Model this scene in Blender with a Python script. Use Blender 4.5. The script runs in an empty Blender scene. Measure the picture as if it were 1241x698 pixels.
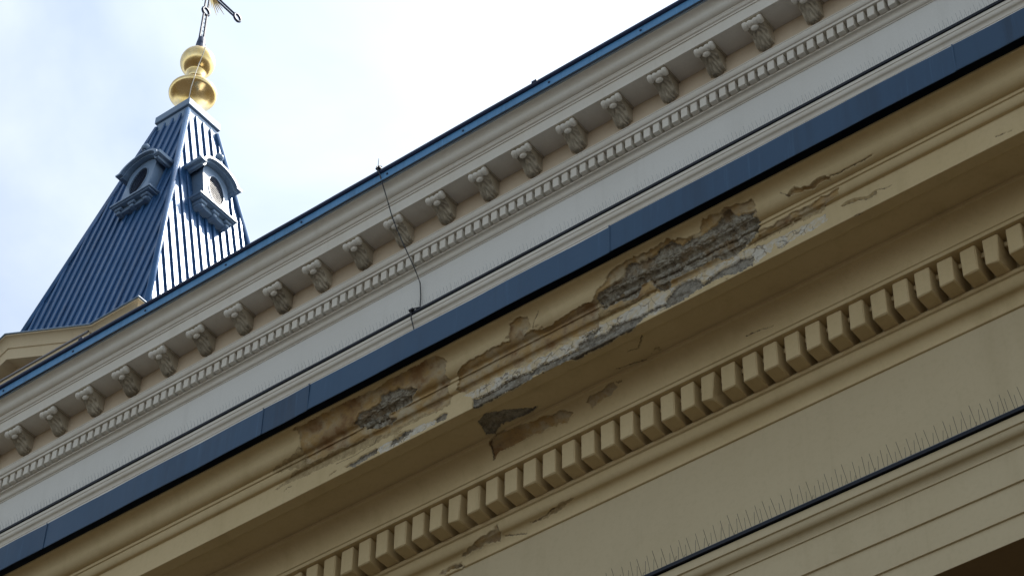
import bpy, math, random
import numpy as np
from mathutils import Matrix, Vector
random.seed(7); rng = np.random.default_rng(11)
scn = bpy.context.scene
COL = scn.collection

# ------------------------------------------------------------------ camera
F_PX = 3099.19                                   # focal length for a 1241 px wide picture
RIGHT = Vector((0.79331965, 0.60855131, 0.01758521))
DOWN = Vector((-0.41597807, 0.56291559, -0.71420465))
FWD = Vector((-0.44452916, 0.55927752, 0.699716))
cam_d = bpy.data.cameras.new('camera'); cam = bpy.data.objects.new('camera', cam_d); COL.objects.link(cam)
cam_d.sensor_fit = 'HORIZONTAL'; cam_d.sensor_width = 36; cam_d.lens = F_PX/1241*36
cam_d.clip_start = 0.1; cam_d.clip_end = 3000
m = Matrix((RIGHT, -DOWN, -FWD)).transposed().to_4x4(); m.translation = (0, 0, 1.6)
cam.matrix_world = m
scn.camera = cam

# ------------------------------------------------------------------ light and sky
SUN_AZ = math.radians(20)                        # from +Y towards +X
SUN_EL = math.radians(56)
to_sun = Vector((math.sin(SUN_AZ)*math.cos(SUN_EL), math.cos(SUN_AZ)*math.cos(SUN_EL), math.sin(SUN_EL)))
sun_d = bpy.data.lights.new('sun', 'SUN'); sun = bpy.data.objects.new('sun', sun_d); COL.objects.link(sun)
sun_d.energy = 3.2; sun_d.angle = math.radians(0.6); sun_d.color = (1.0, 0.94, 0.85)
sun.rotation_euler = (-to_sun).to_track_quat('-Z', 'Y').to_euler(); sun.location = to_sun*80
world = bpy.data.worlds.new('World'); scn.world = world; world.use_nodes = True
wn, wl = world.node_tree.nodes, world.node_tree.links
bg = wn['Background']; bg.inputs['Strength'].default_value = 0.12
sky = wn.new('ShaderNodeTexSky'); sky.sky_type = 'NISHITA'; sky.sun_disc = False
sky.sun_elevation = SUN_EL; sky.sun_rotation = SUN_AZ; sky.air_density = 1.0; sky.dust_density = 1.6; sky.ozone_density = 1.0
wtc = wn.new('ShaderNodeTexCoord'); wmap = wn.new('ShaderNodeMapping'); wmap.inputs['Scale'].default_value = (1, 1, 1.6)
wno = wn.new('ShaderNodeTexNoise'); wno.inputs['Scale'].default_value = 5.5; wno.inputs['Detail'].default_value = 6; wno.inputs['Roughness'].default_value = .5
wno.inputs['Distortion'].default_value = .4
wrm = wn.new('ShaderNodeMapRange'); wrm.inputs['From Min'].default_value = .30; wrm.inputs['From Max'].default_value = .66
wrm.inputs['To Min'].default_value = .12; wrm.inputs['To Max'].default_value = .95
wmx = wn.new('ShaderNodeMix'); wmx.data_type = 'RGBA'
# thin bright cloud veil: takes on the sky's own brightness, whitened
wbw = wn.new('ShaderNodeRGBToBW'); wml = wn.new('ShaderNodeMath'); wml.operation = 'MULTIPLY_ADD'; wml.inputs[1].default_value = 1.15; wml.inputs[2].default_value = 1.6
wcb = wn.new('ShaderNodeMix'); wcb.data_type = 'RGBA'; wcb.blend_type = 'MULTIPLY'; wcb.inputs['Factor'].default_value = 1
wcb.inputs['A'].default_value = (.91, 1.0, 1.05, 1)
wl.new(wtc.outputs['Generated'], wmap.inputs['Vector']); wl.new(wmap.outputs[0], wno.inputs['Vector']); wl.new(wno.outputs['Fac'], wrm.inputs['Value'])
wl.new(sky.outputs[0], wbw.inputs[0]); wl.new(wbw.outputs[0], wml.inputs[0]); wl.new(wml.outputs[0], wcb.inputs['B'])
wl.new(wrm.outputs[0], wmx.inputs['Factor']); wl.new(sky.outputs[0], wmx.inputs['A']); wl.new(wcb.outputs['Result'], wmx.inputs['B'])
# the veil is brighter towards the sun (forward scattering in thin cloud)
wdot = wn.new('ShaderNodeVectorMath'); wdot.operation = 'DOT_PRODUCT'; wdot.inputs[1].default_value = to_sun
wmax = wn.new('ShaderNodeMath'); wmax.operation = 'MAXIMUM'; wmax.inputs[1].default_value = 0
wpow = wn.new('ShaderNodeMath'); wpow.operation = 'POWER'; wpow.inputs[1].default_value = 4.0
wfac = wn.new('ShaderNodeMath'); wfac.operation = 'MULTIPLY_ADD'; wfac.inputs[1].default_value = 0.95; wfac.inputs[2].default_value = 1.0
wglow = wn.new('ShaderNodeMix'); wglow.data_type = 'RGBA'; wglow.blend_type = 'MULTIPLY'; wglow.inputs['Factor'].default_value = 1
wl.new(wtc.outputs['Generated'], wdot.inputs[0]); wl.new(wdot.outputs['Value'], wmax.inputs[0]); wl.new(wmax.outputs[0], wpow.inputs[0]); wl.new(wpow.outputs[0], wfac.inputs[0])
wl.new(wmx.outputs['Result'], wglow.inputs['A']); wl.new(wfac.outputs[0], wglow.inputs['B']); wl.new(wglow.outputs['Result'], bg.inputs['Color'])
scn.view_settings.view_transform = 'Standard'; scn.view_settings.look = 'None'
scn.view_settings.exposure = 0.74; scn.view_settings.gamma = 1.0; scn.view_settings.use_curve_mapping = False

# ------------------------------------------------------------------ materials
class NT:
    def __init__(s, name):
        s.m = bpy.data.materials.new(name); s.m.use_nodes = True; s.n = s.m.node_tree.nodes; s.l = s.m.node_tree.links
        s.b = s.n['Principled BSDF']; s.pos = s.n.new('ShaderNodeNewGeometry').outputs['Position']
    def mapped(s, sc):
        q = s.n.new('ShaderNodeMapping'); q.inputs['Scale'].default_value = sc; s.l.new(s.pos, q.inputs['Vector']); return q.outputs[0]
    def noise(s, scale, detail=4, rough=.55, vec=None, dist=0):
        q = s.n.new('ShaderNodeTexNoise'); q.inputs['Scale'].default_value = scale; q.inputs['Detail'].default_value = detail
        q.inputs['Roughness'].default_value = rough; q.inputs['Distortion'].default_value = dist
        s.l.new(vec or s.pos, q.inputs['Vector']); return q.outputs['Fac']
    def rng(s, v, a, b, c=0, d=1, smooth=True):
        q = s.n.new('ShaderNodeMapRange'); q.interpolation_type = 'SMOOTHSTEP' if smooth else 'LINEAR'
        for k, x in zip(('From Min', 'From Max', 'To Min', 'To Max'), (a, b, c, d)): q.inputs[k].default_value = x
        s.l.new(v, q.inputs['Value']); return q.outputs[0]
    def math(s, op, a, b=None, c=None):
        q = s.n.new('ShaderNodeMath'); q.operation = op
        for i, x in enumerate((a, b, c)):
            if x is None: continue
            if isinstance(x, (int, float)): q.inputs[i].default_value = x
            else: s.l.new(x, q.inputs[i])
        return q.outputs[0]
    def mix(s, f, a, b, mode='MIX'):
        q = s.n.new('ShaderNodeMix'); q.data_type = 'RGBA'; q.blend_type = mode
        for k, x in (('Factor', f), ('A', a), ('B', b)):
            if isinstance(x, (int, float)): q.inputs[k].default_value = x
            elif isinstance(x, tuple): q.inputs[k].default_value = x if len(x) == 4 else x+(1,)
            else: s.l.new(x, q.inputs[k])
        return q.outputs['Result']
    def attr(s, name):
        q = s.n.new('ShaderNodeAttribute'); q.attribute_name = name
        r = s.n.new('ShaderNodeSeparateColor'); s.l.new(q.outputs['Color'], r.inputs[0]); return r.outputs
    def bump(s, h, strength=.3, dist=.004, prev=None):
        q = s.n.new('ShaderNodeBump'); q.inputs['Strength'].default_value = strength; q.inputs['Distance'].default_value = dist
        s.l.new(h, q.inputs['Height'])
        if prev: s.l.new(prev, q.inputs['Normal'])
        return q.outputs[0]
    def done(s, col, rough=.8, metal=0, nrm=None, spec=None):
        for k, x in (('Base Color', col), ('Roughness', rough), ('Metallic', metal)):
            if isinstance(x, (int, float)): s.b.inputs[k].default_value = x
            elif isinstance(x, tuple): s.b.inputs[k].default_value = x+(1,)
            else: s.l.new(x, s.b.inputs[k])
        if spec is not None: s.b.inputs['Specular IOR Level'].default_value = spec
        if nrm: s.l.new(nrm, s.b.inputs['Normal'])
        return s.m

def plaster(name, base, dirt, damage=False, amount=.35, streaky=.12):
    t = NT(name)
    big = t.noise(.9, 5, .6); streak = t.noise(1.0, 5, .6, t.mapped((5, 5, .5))); fine = t.noise(38, 4, .6)
    c = t.mix(t.rng(big, .35, .7, 0, amount), base, dirt)
    c = t.mix(t.rng(streak, .5, .8, 0, amount*.9), c, tuple(x*.8 for x in dirt))
    c = t.mix(t.rng(fine, .45, .75, 0, .10), c, tuple(x*.55 for x in dirt))
    c = t.mix(t.rng(t.noise(7, 6, .7), .62, .78, 0, .25), c, tuple(x*.75 for x in dirt))
    c = t.mix(t.rng(t.noise(.55, 4, .5, None, .8), .515, .545, 0, .16), c, tuple(x*.86 for x in base))
    c = t.mix(t.rng(t.noise(1.3, 6, .7, t.mapped((11, 11, .55))), .56, .76, 0, streaky), c, tuple(x*.62 for x in dirt))
    h = t.math('ADD', t.math('MULTIPLY', t.noise(5, 3), .8), t.math('MULTIPLY', fine, .35))
    if damage:
        a, b = t.attr('damage_a'), t.attr('damage_b')
        wob = t.math('SUBTRACT', t.noise(60, 4, .65), .5); wob2 = t.math('SUBTRACT', t.noise(24, 5, .65), .5)
        def mask(ch, k=.9, k2=.0):
            v = t.math('ADD', ch, t.math('MULTIPLY', wob, k))
            if k2: v = t.math('ADD', v, t.math('MULTIPLY', wob2, k2))
            return t.rng(v, .42, .58)
        n1, n2, n3 = t.noise(9, 5, .6), t.noise(30, 6, .7), t.noise(85, 5, .7)
        stain = t.mix(n1, (.30, .20, .085), (.20, .15, .08))
        c = t.mix(t.math('MULTIPLY', mask(b[2], .5, 1.2), t.rng(n2, .3, .65, .25, .85)), c, stain)
        c = t.mix(t.math('MULTIPLY', mask(b[0], .4, .9), t.rng(t.noise(14, 5, .65, None, 1.5), .40, .58, .25, .9)), c, t.mix(t.rng(n2, .4, .7), (.60, .565, .49), (.47, .43, .355)))
        vo = t.n.new('ShaderNodeTexVoronoi'); vo.feature = 'DISTANCE_TO_EDGE'; vo.inputs['Scale'].default_value = 13
        wv = t.n.new('ShaderNodeVectorMath'); wv.operation = 'ADD'; t.l.new(t.pos, wv.inputs[0]); q = t.n.new('ShaderNodeTexNoise'); q.inputs['Scale'].default_value = 18; t.l.new(t.pos, q.inputs['Vector'])
        sc = t.n.new('ShaderNodeVectorMath'); sc.operation = 'SCALE'; sc.inputs['Scale'].default_value = .09; t.l.new(q.outputs['Color'], sc.inputs[0]); t.l.new(sc.outputs[0], wv.inputs[1]); t.l.new(wv.outputs[0], vo.inputs['Vector'])
        craze = t.math('MULTIPLY', t.rng(vo.outputs['Distance'], .02, .06, 1, 0), t.rng(n1, .4, .55))
        c = t.mix(t.math('MULTIPLY', t.math('MULTIPLY', craze, mask(b[0], .4, .9)), .75), c, (.15, .11, .07))
        peel = t.mix(t.rng(n1, .38, .62), (.43, .285, .12), (.49, .405, .265))
        peel = t.mix(t.rng(t.noise(4.5, 4, .6), .50, .66, 0, .9), peel, (.25, .13, .045))
        peel = t.mix(t.rng(n2, .54, .76, 0, .7), peel, (.17, .13, .085))
        c = t.mix(mask(a[0]), c, peel)
        gre = t.mix(t.rng(n2, .38, .66), (.30, .27, .215), (.13, .112, .085)); gre = t.mix(t.rng(n1, .45, .62, 0, .6), gre, (.185, .145, .09))
        gre = t.mix(t.rng(n3, .52, .68, 0, .8), gre, (.40, .37, .31))
        c = t.mix(mask(a[2]), c, gre)
        rou = t.mix(t.rng(n2, .36, .70), (.42, .385, .305), (.155, .125, .09))
        rou = t.mix(t.rng(n3, .52, .68, 0, .9), rou, (.46, .43, .36)); rou = t.mix(t.rng(n1, .48, .66, 0, .75), rou, (.27, .18, .085))
        c = t.mix(mask(a[1]), c, rou)
        c = t.mix(t.math('MULTIPLY', mask(b[1], .8), t.rng(n2, .35, .6, .25, .85)), c, (.13, .095, .055))
        h = t.math('ADD', h, t.math('MULTIPLY', t.math('ADD', t.math('MULTIPLY', n2, 2.2), n3), t.math('ADD', t.math('MULTIPLY', a[1], 3.0), t.math('ADD', a[0], a[2]))))
    return t.done(c, .82, 0, t.bump(h, .35, .004), .3)

def paintmetal(name, base, light, rough=.38, metal=.0, streaks=True, coat=0):
    t = NT(name)
    big = t.noise(1.3, 5, .6); st = t.noise(1.2, 6, .7, t.mapped((4.5, 4.5, .35)))
    c = t.mix(t.rng(big, .35, .7, 0, .45), base, light)
    if streaks:
        c = t.mix(t.rng(st, .45, .72, 0, .8), c, tuple(x*.55 for x in base))
        c = t.mix(t.rng(t.noise(2, 5, .6, t.mapped((14, 14, .5))), .58, .78, 0, .55), c, tuple(x*1.7+.01 for x in light))
    oi = t.n.new('ShaderNodeObjectInfo'); c = t.mix(t.math('MULTIPLY', oi.outputs['Random'], .35), c, tuple(x*1.45 for x in light))
    r = t.rng(big, .3, .7, rough-.06, rough+.1)
    return t.done(c, r, metal, t.bump(t.noise(2.2, 4), .35, .012), .35)

M = {}
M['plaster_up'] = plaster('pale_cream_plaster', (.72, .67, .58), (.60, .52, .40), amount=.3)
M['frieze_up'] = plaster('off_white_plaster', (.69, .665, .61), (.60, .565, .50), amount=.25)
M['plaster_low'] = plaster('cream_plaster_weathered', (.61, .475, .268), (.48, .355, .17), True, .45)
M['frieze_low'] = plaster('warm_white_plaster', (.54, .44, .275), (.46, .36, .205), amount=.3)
M['tower_plaster'] = plaster('yellow_cream_plaster', (.62, .50, .32), (.50, .38, .22), amount=.25)
M['carved'] = plaster('dirty_carved_stone', (.54, .47, .355), (.22, .175, .115), amount=.8)
M['gutter'] = paintmetal('blue_zinc_gutter', (.012, .046, .098), (.024, .068, .130))
M['gutter_up'] = paintmetal('light_blue_gutter', (.085, .235, .43), (.10, .26, .46), .35)
M['navy'] = paintmetal('navy_sheet_metal', (.012, .022, .06), (.02, .035, .085), .4)
M['spire'] = paintmetal('blue_roof_metal', (.026, .085, .20), (.035, .105, .225), .30, .3)
M['dormer'] = paintmetal('blue_grey_painted_metal', (.15, .22, .315), (.175, .25, .35), .33, .1, False)
M['dark'] = NT('dark_louvre').done((.006, .008, .014), .6)
t = NT('gilding'); M['gold'] = t.done(t.mix(t.rng(t.noise(3, 4), .3, .7), (.95, .73, .38), (.84, .58, .22)), t.rng(t.noise(5, 4), .3, .7, .16, .28), 1.0, t.bump(t.noise(2.2, 3), .25, .03))
M['steel'] = NT('steel_wire').done((.045, .043, .04), .45, .3)
M['steel_light'] = NT('bright_wire').done((.50, .47, .40), .4, .6)
M['cable'] = NT('dark_cable').done((.03, .03, .035), .5, .2)
M['plastic'] = NT('clear_grey_plastic').done((.16, .17, .19), .4)
t = NT('stone_paving'); M['paving'] = t.done(t.mix(t.rng(t.noise(.8, 6, .65), .3, .7), (.045, .035, .023), (.032, .026, .018)), .85, 0, t.bump(t.noise(6, 5), .4, .02))
t = NT('roof_sheet'); M['roof'] = t.done(t.mix(t.noise(.7, 5), (.03, .05, .09), (.05, .075, .12)), .45)
M['lead'] = NT('grey_lead').done((.24, .23, .235), .6, .1)
M['soffit'] = plaster('dark_brown_soffit', (.16, .10, .045), (.10, .06, .025))  # very dark mottled brown for the underside of the front beam
M['tan'] = plaster('tan_plaster', (.62, .50, .36), (.50, .38, .26), amount=.3)
M['flashing'] = paintmetal('dark_lead_flashing', (.003, .004, .009), (.006, .008, .016), .5)

# ------------------------------------------------------------------ mouldings
def prof(start, segs):
    """polyline of (y, z, key) from a list of segments, y outward = smaller"""
    pts=[start]
    for kind,y,z in segs:
        y0,z0=pts[-1]
        n=1 if kind=='l' else 14
        for k in range(1,n+1):
            u=k/n
            if kind=='l': o,h=u,u
            else:
                a=u*math.pi/2; b=(u*2)*math.pi/2
                if kind=='cav': o,h=1-math.cos(a),math.sin(a)
                elif kind=='ovo': o,h=math.sin(a),1-math.cos(a)
                elif kind=='recta':
                    if u<=.5: o,h=.5*math.sin(b),.5*(1-math.cos(b))
                    else:
                        b-=math.pi/2; o,h=.5+.5*(1-math.cos(b)),.5+.5*math.sin(b)
                elif kind=='reversa':
                    if u<=.5: o,h=.5*(1-math.cos(b)),.5*math.sin(b)
                    else:
                        b-=math.pi/2; o,h=.5+.5*math.sin(b),.5+.5*(1-math.cos(b))
            pts.append((y0+(y-y0)*o,z0+(z-z0)*h))
    return pts
# front (lower, nearer) entablature, metres
LOW_ARCH=((9.277,9.586),[('l',9.274,9.586),('l',9.274,9.728),('l',9.262,9.730),('l',9.262,9.914),('l',9.25,9.916),('l',9.25,10.120),
    ('l',9.242,10.122),('reversa',9.185,10.205),('l',9.175,10.207),('l',9.175,10.262)])
LOW_BED=((9.30,11.078),[('l',9.288,11.080),('l',9.288,11.094),('reversa',9.205,11.222),('l',9.19,11.224),('l',9.19,11.249),('l',9.30,11.2495)])
LOW_CORN=((9.19,11.436),[('l',9.05,11.436),('l',9.05,11.462),('l',9.042,11.464),('l',9.042,11.486),('cav',8.95,11.602),('l',8.94,11.604),('l',8.94,11.627),('l',8.745,11.627),('l',8.741,11.611),
    ('l',8.664,11.611),('l',8.664,11.793),('l',8.652,11.795),('ovo',8.625,11.848),('l',8.615,11.850),('l',8.615,11.872),('recta',8.492,12.003),('l',8.48,12.005),('l',8.48,12.020),('l',8.80,12.021)])
# places on the runs where paint and render are lost: (kind, outline in metres along X and along the profile)
DAMAGE_CORNICE=[
 ('peel',[(-8.448,1.167),(-8.104,1.166),(-7.814,1.148),(-7.669,1.163),(-7.449,1.169),(-7.335,1.168),(-7.287,1.095),(-7.309,0.974),(-7.321,0.85),(-7.392,0.811),(-7.556,0.83),(-7.905,0.85),(-8.162,0.882),(-8.444,0.899),(-8.449,1.024)]),
 ('rough',[(-8.034,1.015),(-7.977,1.062),(-7.826,1.053),(-7.804,1.104),(-7.706,1.097),(-7.576,1.057),(-7.517,1.002),(-7.589,0.969),(-7.787,0.954),(-7.732,0.903),(-7.783,0.873),(-7.962,0.933),(-8.035,1.0)]),
 ('grey',[(-8.149,0.736),(-7.982,0.753),(-7.882,0.749),(-7.878,0.7),(-8.061,0.688)]),
 ('grey',[(-7.804,0.713),(-7.783,0.761),(-7.651,0.76),(-7.617,0.734),(-7.714,0.717)]),
 ('grey',[(-7.454,0.742),(-7.39,0.768),(-7.356,0.729),(-7.363,0.694),(-7.428,0.7)]),
 ('white',[(-7.898,0.747),(-7.807,0.757),(-7.65,0.752),(-7.446,0.746),(-7.436,0.704),(-7.68,0.699),(-7.844,0.686)]),
 ('crack',[(-8.221,0.79),(-8.052,0.789),(-7.918,0.797),(-7.904,0.836),(-7.787,0.831)]),
 ('crack',[(-8.275,0.723),(-8.216,0.733)]),
 ('crack',[(-8.641,0.779),(-8.617,0.797),(-8.582,0.792)]),
 ('stain',[(-8.711,0.964),(-8.625,0.993),(-8.464,1.027),(-8.284,0.936),(-8.448,0.889),(-8.613,0.923)]),
 ('stain',[(-8.743,0.829),(-8.459,0.908),(-7.893,0.88),(-7.33,0.863),(-7.336,0.806),(-7.918,0.797),(-8.223,0.807),(-8.638,0.828)]),
 ('peel',[(-7.224,0.997),(-7.113,1.024),(-6.957,1.036),(-6.784,1.027),(-6.657,1.006),(-6.474,0.996),(-6.323,1.019),(-6.195,1.006),(-6.232,0.9),(-6.363,0.915),(-6.603,0.917),(-6.811,0.919),(-7.076,0.913),(-7.262,0.866)]),
 ('peel',[(-7.262,0.866),(-7.076,0.913),(-6.811,0.919),(-6.603,0.917),(-6.363,0.915),(-6.232,0.9),(-6.254,0.822),(-6.63,0.824),(-6.926,0.836),(-7.209,0.828)]),
 ('white',[(-7.235,0.824),(-6.925,0.826),(-6.629,0.815),(-6.255,0.803),(-6.054,0.802),(-6.055,0.737),(-6.171,0.728),(-6.39,0.729),(-6.663,0.745),(-6.924,0.756),(-7.064,0.741),(-7.161,0.76)]),
 ('grey',[(-7.163,0.677),(-7.156,0.749),(-7.064,0.741),(-6.924,0.76),(-6.663,0.749),(-6.39,0.729),(-6.171,0.747),(-6.071,0.755),(-5.939,0.746),(-5.907,0.709),(-6.02,0.663),(-6.182,0.645),(-6.394,0.653),(-6.483,0.687),(-6.611,0.683),(-6.748,0.683),(-6.968,0.667),(-7.143,0.668)]),
 ('crack',[(-7.161,0.756),(-7.064,0.741),(-6.924,0.76),(-6.663,0.749),(-6.39,0.729),(-6.171,0.747),(-6.071,0.755)]),
 ('grey',[(-7.208,0.55),(-7.118,0.575),(-7.038,0.542),(-6.843,0.43),(-6.904,0.418),(-7.015,0.434),(-7.11,0.426),(-7.205,0.395),(-7.239,0.42)]),
 ('peel',[(-7.27,0.336),(-7.205,0.395),(-7.046,0.373),(-6.85,0.351),(-6.73,0.325),(-6.696,0.294),(-6.747,0.255),(-6.896,0.273),(-7.017,0.279),(-7.235,0.264),(-7.287,0.236)]),
 ('crack',[(-7.198,0.398),(-7.239,0.349),(-7.268,0.335),(-7.287,0.236)]),
 ('peel',[(-6.572,0.316),(-6.514,0.339),(-6.355,0.347),(-6.351,0.31),(-6.407,0.289),(-6.476,0.289),(-6.555,0.263)]),
 ('crack',[(-6.152,0.511),(-6.086,0.499),(-6.012,0.567)]),
 ('crack',[(-6.295,0.429),(-6.178,0.405),(-6.103,0.389)]),
 ('peel',[(-6.803,1.128),(-6.732,1.143),(-6.67,1.114),(-6.659,1.035),(-6.741,1.011),(-6.821,1.024)]),
 ('crack',[(-6.658,1.004),(-6.627,1.068),(-6.59,1.117)]),
 ('peel',[(-6.131,1.094),(-6.046,1.141),(-5.876,1.133),(-5.653,1.14),(-5.574,1.112),(-5.457,1.092),(-5.398,1.151),(-5.272,1.132),(-5.247,1.149),(-5.093,1.127),(-5.086,1.043),(-5.108,0.91),(-5.3,0.827),(-5.759,0.848),(-6.19,0.912),(-6.216,1.013)]),
 ('rough',[(-6.198,1.004),(-6.171,1.042),(-5.991,1.069),(-5.945,1.123),(-5.86,1.097),(-5.695,1.12),(-5.633,1.119),(-5.583,1.071),(-5.547,1.1),(-5.453,1.065),(-5.382,1.084),(-5.301,1.103),(-5.245,1.126),(-5.185,1.076),(-5.098,1.053),(-5.117,1.022),(-5.088,0.994),(-5.11,0.904),(-5.238,0.844),(-5.299,0.845),(-5.419,0.863),(-5.532,0.877),(-5.705,0.902),(-5.759,0.848),(-5.819,0.866),(-5.838,0.94),(-5.91,0.963),(-5.959,0.892),(-6.076,0.934),(-6.188,0.927)]),
 ('stain',[(-6.379,0.883),(-6.185,0.943),(-5.819,0.866),(-5.3,0.827),(-5.091,0.881),(-4.827,0.908),(-4.678,0.906),(-4.703,0.838),(-5.104,0.835),(-5.726,0.865),(-6.393,0.853)]),
 ('peel',[(-5.114,0.914),(-5.054,0.894),(-4.987,0.916),(-4.825,0.915),(-4.664,0.916),(-4.59,0.919),(-4.604,0.883),(-4.701,0.864),(-5.102,0.86)]),
 ('white',[(-6.393,0.835),(-6.025,0.841),(-5.727,0.848),(-5.42,0.846),(-5.15,0.818),(-5.047,0.8),(-5.066,0.732),(-5.172,0.698),(-5.276,0.699),(-5.456,0.725),(-5.732,0.691),(-6.012,0.71),(-6.297,0.728)]),
 ('grey',[(-5.786,0.704),(-5.761,0.778),(-5.681,0.839),(-5.559,0.821),(-5.539,0.738),(-5.423,0.776),(-5.271,0.789),(-5.168,0.766),(-5.195,0.686),(-5.276,0.699),(-5.456,0.725),(-5.517,0.722),(-5.717,0.683)]),
 ('grey',[(-6.393,0.764),(-6.169,0.763),(-6.153,0.789),(-6.011,0.753),(-5.777,0.744),(-5.781,0.719),(-5.996,0.718),(-6.028,0.684),(-6.217,0.684),(-6.312,0.661),(-6.393,0.693)]),
 ('white2',[(-5.566,0.825),(-5.505,0.825),(-5.433,0.827),(-5.43,0.795),(-5.454,0.768),(-5.531,0.742),(-5.549,0.753)]),
 ('white',[(-5.061,0.808),(-4.855,0.799),(-4.694,0.806),(-4.691,0.743),(-4.859,0.739),(-5.022,0.723)]),
 ('crack',[(-5.033,0.783),(-4.989,0.774),(-4.962,0.74),(-4.985,0.719),(-5.021,0.732)]),
 ('hole',[(-4.862,1.037),(-4.833,1.061),(-4.793,1.042),(-4.745,1.025),(-4.684,1.039),(-4.599,1.027),(-4.618,1.007),(-4.722,1.0),(-4.786,1.015),(-4.839,1.019)]),
 ('crack',[(-4.599,1.027),(-4.478,1.016),(-4.425,1.015),(-4.336,1.014)]),
 ('crack',[(-4.862,1.037),(-4.914,1.077)]),
 ('hole',[(-4.604,0.81),(-4.512,0.799),(-4.425,0.774),(-4.38,0.787),(-4.389,0.751),(-4.479,0.764),(-4.585,0.785)]),
 ('crack',[(-4.38,0.787),(-4.328,0.772),(-4.284,0.773)]),
 ('crack',[(-4.532,0.68),(-4.481,0.676)]),
 ('crack',[(-3.645,0.746),(-3.573,0.731),(-3.553,0.731)]),
 ('crack',[(-5.481,0.248),(-5.388,0.241),(-5.307,0.229)]),
]
DAMAGE_BED=[
 ('peel',[(-7.714,0.101),(-7.513,0.141),(-7.415,0.158),(-7.393,0.172),(-7.385,0.114),(-7.421,0.078),(-7.524,0.085),(-7.687,0.078)]),
 ('crack',[(-7.393,0.172),(-7.383,0.113),(-7.419,0.07)]),
 ('peel',[(-7.885,0.042),(-7.802,0.055),(-7.717,0.049),(-7.684,0.0)]),
 ('crack',[(-7.858,0.035),(-7.718,0.042)]),
 ('crack',[(-7.368,0.079),(-7.221,0.041)]),
 ('crack',[(-7.167,0.088),(-7.073,0.094),(-6.987,0.107)]),
 ('stain',[(-7.204,0.092),(-7.099,0.094),(-6.926,0.119),(-6.838,0.099),(-7.005,0.077)]),
 ('hole',[(-7.853,0.028),(-7.777,0.038),(-7.718,0.042),(-7.71,0.02)]),
]

# ------------------------------------------------------------------ helpers
def mesh_obj(name, verts, faces, mat, parent=None, smooth=False):
    me = bpy.data.meshes.new(name); me.from_pydata([tuple(v) for v in verts], [], faces)
    if smooth: me.polygons.foreach_set('use_smooth', [True]*len(me.polygons))
    me.update()
    return link(name, me, mat, parent)
def link(name, me, mat=None, parent=None):
    o = bpy.data.objects.new(name, me); COL.objects.link(o)
    if mat is not None and not me.materials: me.materials.append(M[mat])
    if parent: adopt(o, parent)
    return o
def origin(o):                                    # world position of an object built without rotation
    p = Vector((0, 0, 0))
    while o: p += o.location; o = o.parent
    return p
def adopt(o, parent):
    o.parent = parent; o.location -= origin(parent)  # locations are plain offsets: nothing here is rotated
def thing(name, loc, label, cat, group=None):
    o = bpy.data.objects.new(name, None); COL.objects.link(o); o.location = loc; o.empty_display_size = .2
    return tag(o, label, cat, group)
def tag(o, label, cat, group=None):
    o['label'] = label; o['category'] = cat
    if group: o['group'] = group
    return o
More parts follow.
